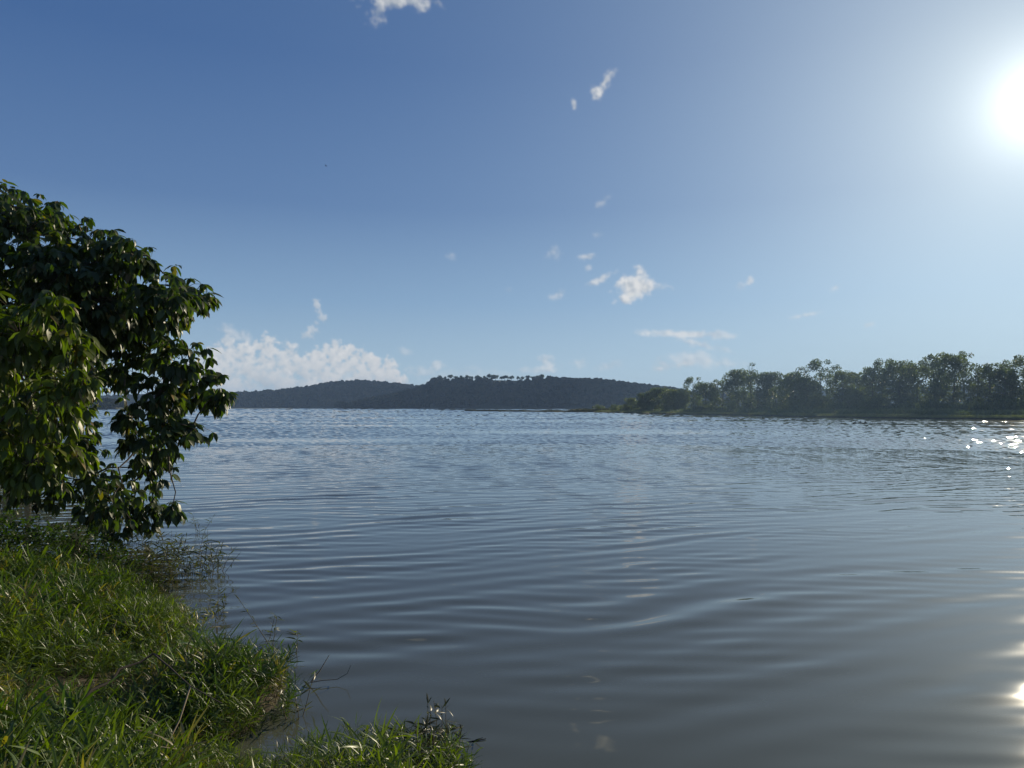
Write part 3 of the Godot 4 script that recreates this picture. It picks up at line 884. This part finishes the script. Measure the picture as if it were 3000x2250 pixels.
# ---------------------------------------------------------------- small things
func make_small() -> void:
	rng.seed = 61
	var grey := Color(0.11, 0.09, 0.07)
	# a dead branch arching over the grass
	var t := thing("fallen_branch", "thin dark dead branch arching over the grass in the corner", "branch", Vector3(-2.5, 0.3, -4.4))
	var b := Mb.new()
	tube(b, [Vector3(-0.22, -0.05, 0.35), Vector3(-0.12, 0.16, 0.15), Vector3(-0.04, 0.24, 0.01), Vector3(-0.06, 0.28, -0.14), Vector3(0.0, 0.29, -0.27), Vector3(-0.02, 0.32, -0.39), Vector3(0.05, 0.32, -0.52), Vector3(0.09, 0.345, -0.61), Vector3(0.14, 0.33, -0.6)], 0.012, 0.006, 7, Color(0.03, 0.025, 0.02))
	part("main_stem", b.mesh(), M.bark, t)
	b = Mb.new()
	tube(b, [Vector3(0.09, 0.345, -0.61), Vector3(0.2, 0.3, -0.55), Vector3(0.27, 0.31, -0.46), Vector3(0.36, 0.28, -0.39), Vector3(0.48, 0.25, -0.29), Vector3(0.74, 0.2, -0.14)], 0.006, 0.003, 6, grey)
	part("twig", b.mesh(), M.bark, t)
	b = Mb.new()
	tube(b, [Vector3(0.48, 0.25, -0.29), Vector3(0.5, 0.12, -0.1), Vector3(0.46, -0.05, 0.1)], 0.006, 0.004, 6, Color(0.26, 0.21, 0.14))
	part("twig", b.mesh(), M.bark, t)
	# twigs standing in the water by the grass
	t = thing("dead_twig", "pale forked dead twig poking from the water beside the grass edge", "twig", Vector3(-1.62, 0, -6.2))
	b = Mb.new()
	tube(b, [Vector3(-0.2, -0.05, 0.1), Vector3(-0.06, 0.02, 0.02), Vector3(0.04, 0.035, 0.01), Vector3(0.16, 0.03, -0.03), Vector3(0.24, 0.07, -0.05), Vector3(0.27, 0.14, -0.05)], 0.005, 0.002, 5, Color(0.2, 0.17, 0.13))
	part("main_stem", b.mesh(), M.bark, t)
	b = Mb.new()
	tube(b, [Vector3(-0.05, 0.02, 0), Vector3(0.03, 0.12, 0.02), Vector3(0.1, 0.24, 0.0)], 0.005, 0.003, 4, Color(0.26, 0.22, 0.17))
	part("side_twig", b.mesh(), M.bark, t)
	t = thing("floating_stick", "dark stick lying in the water off the end of the grass", "stick", Vector3(-0.3, 0, -5.15))
	b = Mb.new()
	tube(b, [Vector3(-0.12, -0.02, 0.03), Vector3(0.03, 0.004, 0), Vector3(0.12, 0.006, -0.03)], 0.006, 0.003, 5, Color(0.03, 0.026, 0.02))
	part("main_stem", b.mesh(), M.bark, t)
	b = Mb.new()
	tube(b, [Vector3(0.05, 0.012, 0), Vector3(0.1, 0.04, 0.03)], 0.004, 0.002, 4, Color(0.03, 0.026, 0.02))
	part("side_twig", b.mesh(), M.bark, t)
	# driftwood off the far point
	t = thing("driftwood", "low dark driftwood showing above the glittering water off the point", "driftwood", Vector3(49.7, 0, -105.5))
	for q in [[-0.7, 0.35, 0.16], [0.05, 0.34, 0.2], [0.75, 0.3, 0.18]]:
		b = Mb.new()
		tube(b, [Vector3(q[0] - q[1], -0.05, 0.1), Vector3(q[0], q[2] * 0.5, 0), Vector3(q[0] + q[1], 0.0, -0.1)], 0.11, 0.08, 8, Color(0.03, 0.028, 0.024))
		tube(b, [Vector3(q[0], q[2] * 0.5, 0), Vector3(q[0] + 0.06, q[2] + 0.18, 0.0)], 0.05, 0.02, 6, Color(0.03, 0.028, 0.024))
		part("log", b.mesh(), M.bark, t)
	# a bird high over the lake
	t = thing("bird", "tiny dark bird gliding high in the clear blue sky", "bird", Vector3(-17.8, 25.4, -70))
	b = Mb.new()
	tube(b, [Vector3(-0.1, 0.02, 0), Vector3(0, 0, 0), Vector3(0.1, -0.03, 0)], 0.03, 0.012, 8, Color(0.03, 0.03, 0.035))
	part("body", b.mesh(), M.bark, t)
	for s in [-1, 1]:
		var wing := Mb.new()
		wing.put(blade_shape(0.32, 0.12), toward(Vector3(-0.15, 0.5, s), 0.24, Vector3.ZERO), Color(0.03, 0.03, 0.035))
		part("wing", wing.mesh(), M.bark, t)

# ----------------------------------------------------------------
func _ready() -> void:
	var cam := Camera3D.new()
	cam.fov = 55.0
	cam.position = Vector3(0, 2.3, 0)
	cam.rotation_degrees = Vector3(1.80, 0, 0)
	cam.far = 6000.0
	cam.near = 0.1
	add_child(cam)
	var env := Environment.new()
	env.background_mode = Environment.BG_SKY
	env.sky = make_sky()
	env.sky_rotation = Vector3(0, PI, 0)
	env.tonemap_mode = Environment.TONE_MAPPER_LINEAR
	env.tonemap_exposure = 1.2
	env.background_energy_multiplier = 0.85
	env.sdfgi_enabled = true
	env.ssao_enabled = true
	env.ssil_enabled = true
	env.fog_enabled = true
	env.fog_density = 0.00017
	env.fog_light_color = Color(0.58, 0.7, 0.86)
	env.volumetric_fog_enabled = true
	env.volumetric_fog_density = 0.0
	var we := WorldEnvironment.new()
	we.environment = env
	add_child(we)
	var sun := DirectionalLight3D.new()
	sun.name = "sun"
	sun.light_energy = 1.6
	sun.light_color = Color(1.0, 0.94, 0.82)
	sun.light_angular_distance = 0.5
	sun.shadow_enabled = true
	sun.sky_mode = DirectionalLight3D.SKY_MODE_LIGHT_ONLY
	sun.rotation_degrees = Vector3(-SUN_EL, 180.0 - SUN_AZ, 0)
	add_child(sun)
	noise.seed = 3
	noise.frequency = 0.01
	noise.fractal_octaves = 3
	quad_leaf = Mb.new()
	quad_leaf.v = PackedVector3Array([Vector3(-0.5, 0, 0), Vector3(0.1, 0.06, -0.36), Vector3(0.1, 0.06, 0.36), Vector3(0.5, -0.05, 0)])
	quad_leaf.n = PackedVector3Array([Vector3.UP, Vector3(0, 1, -0.25).normalized(), Vector3(0, 1, 0.25).normalized(), Vector3.UP])
	quad_leaf.tri(0, 1, 2); quad_leaf.tri(1, 3, 2)
	make_materials()
	make_water()
	make_bank()
	make_hills()
	make_point()
	make_mist()
	var main_lobes := [[-6.37,3.58,-11.9,0.39],[-6.46,2.88,-12.2,0.28],[-5.93,2.18,-11.4,0.22],[-6.76,4.9,-11.6,0.38],[-7.7,5.37,-12.0,0.42],[-6.11,4.7,-11.2,0.3],[-5.11,4.1,-11.3,0.28],[-5.75,3.76,-12.0,0.42],[-5.33,2.44,-11.5,0.34],[-5.89,1.78,-11.7,0.32],[-7.43,4.9,-11.07,0.69],[-6.62,4.28,-10.75,0.61],[-6.31,4.47,-11.45,0.5],[-5.55,4.54,-10.87,0.32],[-5.04,3.91,-10.66,0.46],[-6.08,3.85,-11.46,0.56],[-7.81,3.72,-12.7,0.86],[-5.39,4.08,-12.42,0.29],[-6.03,3.38,-12.34,0.43],[-4.94,2.98,-11.03,0.39],[-4.99,2.64,-11.79,0.37],[-4.39,2.45,-11.16,0.18],[-5.28,2.44,-10.91,0.38],[-5.01,1.88,-10.75,0.35],[-4.77,1.99,-11.01,0.21],[-6.28,1.25,-12.73,0.41],[-6.07,0.6,-12.49,0.3],[-6.54,0.38,-12.44,0.37],[-7.25,1.08,-12.42,0.57],[-5.95,0.93,-10.96,0.39],[-7.18,1.95,-11.24,0.76],[-8.02,3.23,-12.0,0.85],[-7.98,1.18,-12.26,0.5],[-8.78,5.77,-12.55,0.48],[-8.36,4.6,-10.71,1.16],[-9.61,3.23,-11.95,1.46],[-9.38,1.93,-12.11,1.15],[-10.24,4.01,-11.71,1.59],[-6.28,3.89,-10.93,0.59],[-6.52,3.52,-11.64,0.32],[-4.91,0.84,-10.71,0.13],[-5.33,4.16,-12.74,0.14],[-8.26,4.31,-12.58,0.85]]
	near_tree("broadleaf_tree", "large dark broad-leaved tree overhanging the lake at the left edge", Vector3(-9.4, 0.2, -11.4), Vector3(-9.0, 3.4, -11.6), main_lobes, 0.172, 0.5, Color(0.045, 0.068, 0.026), Color(0.1, 0.12, 0.045), 1.35, 0.2, 101, 260)
	var front_lobes := [[-5.78,3.15,-8.65,0.42],[-5.3,3.39,-8.4,0.27],[-5.41,3.06,-9.01,0.27],[-5.34,2.38,-8.67,0.4],[-6.01,2.14,-8.98,0.49],[-5.29,1.78,-8.95,0.22],[-5.61,1.66,-8.61,0.33],[-4.94,2.64,-8.51,0.16],[-6.52,2.86,-8.7,0.71],[-6.49,1.92,-8.53,0.58]]
	near_tree("young_tree", "smaller tree with lighter yellow green hanging leaves before the dark tree", Vector3(-6.9, 0.5, -8.5), Vector3(-6.6, 2.3, -8.6), front_lobes, 0.19, 0.42, Color(0.085, 0.11, 0.02), Color(0.15, 0.17, 0.03), 1.0, 0.09, 102, 200)
	var k2 := 0
	for q in [[-18.0, -27.5, 7.0, 2.6, "tall leafy tree on the bank behind, seen through the dark tree"], [-19.5, -22.5, 6.0, 2.4, "leafy tree on the bank behind, just outside the dark tree's gaps"], [-21.5, -31.5, 5.5, 2.4, "lowest tree on the bank behind, nearest the open lake"]]:
		rng.seed = 300 + k2
		var lobes := []
		for j in 16:
			var d := dir()
			lobes.append([q[0] + d.x * q[3] * 0.75, q[2] * (0.47 + 0.4 * d.y) + 0.3, q[1] + d.z * q[3] * 0.75, rng.randf_range(0.7, 1.1)])
		near_tree("bank_tree", q[4], Vector3(q[0], 0.4, q[1]), Vector3(q[0], q[2] * 0.5, q[1]), lobes, 0.26, 0.5, Color(0.05, 0.07, 0.022), Color(0.10, 0.115, 0.035), 0.5, 0.16, 320 + k2, 0)
		k2 += 1
	make_shrub("low_shrub", "bright green leafy low shrub at the left edge under the tree", Vector3(-6.75, 0.35, -9.7), 0.95, 0.55, Color(0.065, 0.1, 0.022), 201)
	make_shrub("low_shrub", "middle low shrub of dull green leaves under the overhanging tree", Vector3(-5.8, 0.28, -9.5), 0.8, 0.5, Color(0.05, 0.075, 0.022), 202)
	make_shrub("low_shrub", "dark low shrub nearest the water at the foot of the tree", Vector3(-5.15, 0.12, -9.3), 0.62, 0.42, Color(0.045, 0.066, 0.024), 203)
	make_grass()
	rng.seed = 88
	var pale := Color(0.10, 0.115, 0.055)
	make_plant("water_plant", "single slender leafy sprig standing alone in the open water", Vector3(-5.75, 0, -13.6), 4, 0.42, 0.05, 0.11, pale, "plants standing in the shallows")
	make_plant("water_plant", "thin leafy plant rising from the water farthest out from the grass", Vector3(-4.25, 0, -10.4), 18, 0.42, 0.15, 0.12, pale, "plants standing in the shallows")
	make_plant("water_plant", "wide grey green plant clump in the water below the tree", Vector3(-4.95, 0, -10.3), 60, 0.55, 0.27, 0.13, pale, "plants standing in the shallows")
	make_plant("water_plant", "dark tangled plant clump where the grass meets the water", Vector3(-4.55, 0, -9.3), 60, 0.36, 0.26, 0.12, Color(0.07, 0.08, 0.035), "plants standing in the shallows")
	make_plant("water_plant", "small sprig in the water just off the bend of the bank", Vector3(-3.25, 0, -8.2), 5, 0.28, 0.12, 0.11, pale, "plants standing in the shallows")
	make_plant("water_plant", "two tall thin stems standing out of the grass corner", Vector3(-2.3, 0, -7.1), 4, 0.42, 0.09, 0.10, pale, "plants standing in the shallows")
	make_plant("water_plant", "dark straggling plant at the outer end of the grass spit", Vector3(-0.5, 0.05, -4.7), 30, 0.3, 0.1, 0.09, Color(0.06, 0.065, 0.03), "plants standing in the shallows")
	make_plant("water_plant", "lone upright sprig in the small inlet between the grass", Vector3(-1.62, 0, -5.5), 3, 0.3, 0.06, 0.10, Color(0.14, 0.14, 0.08), "plants standing in the shallows")
	make_small()
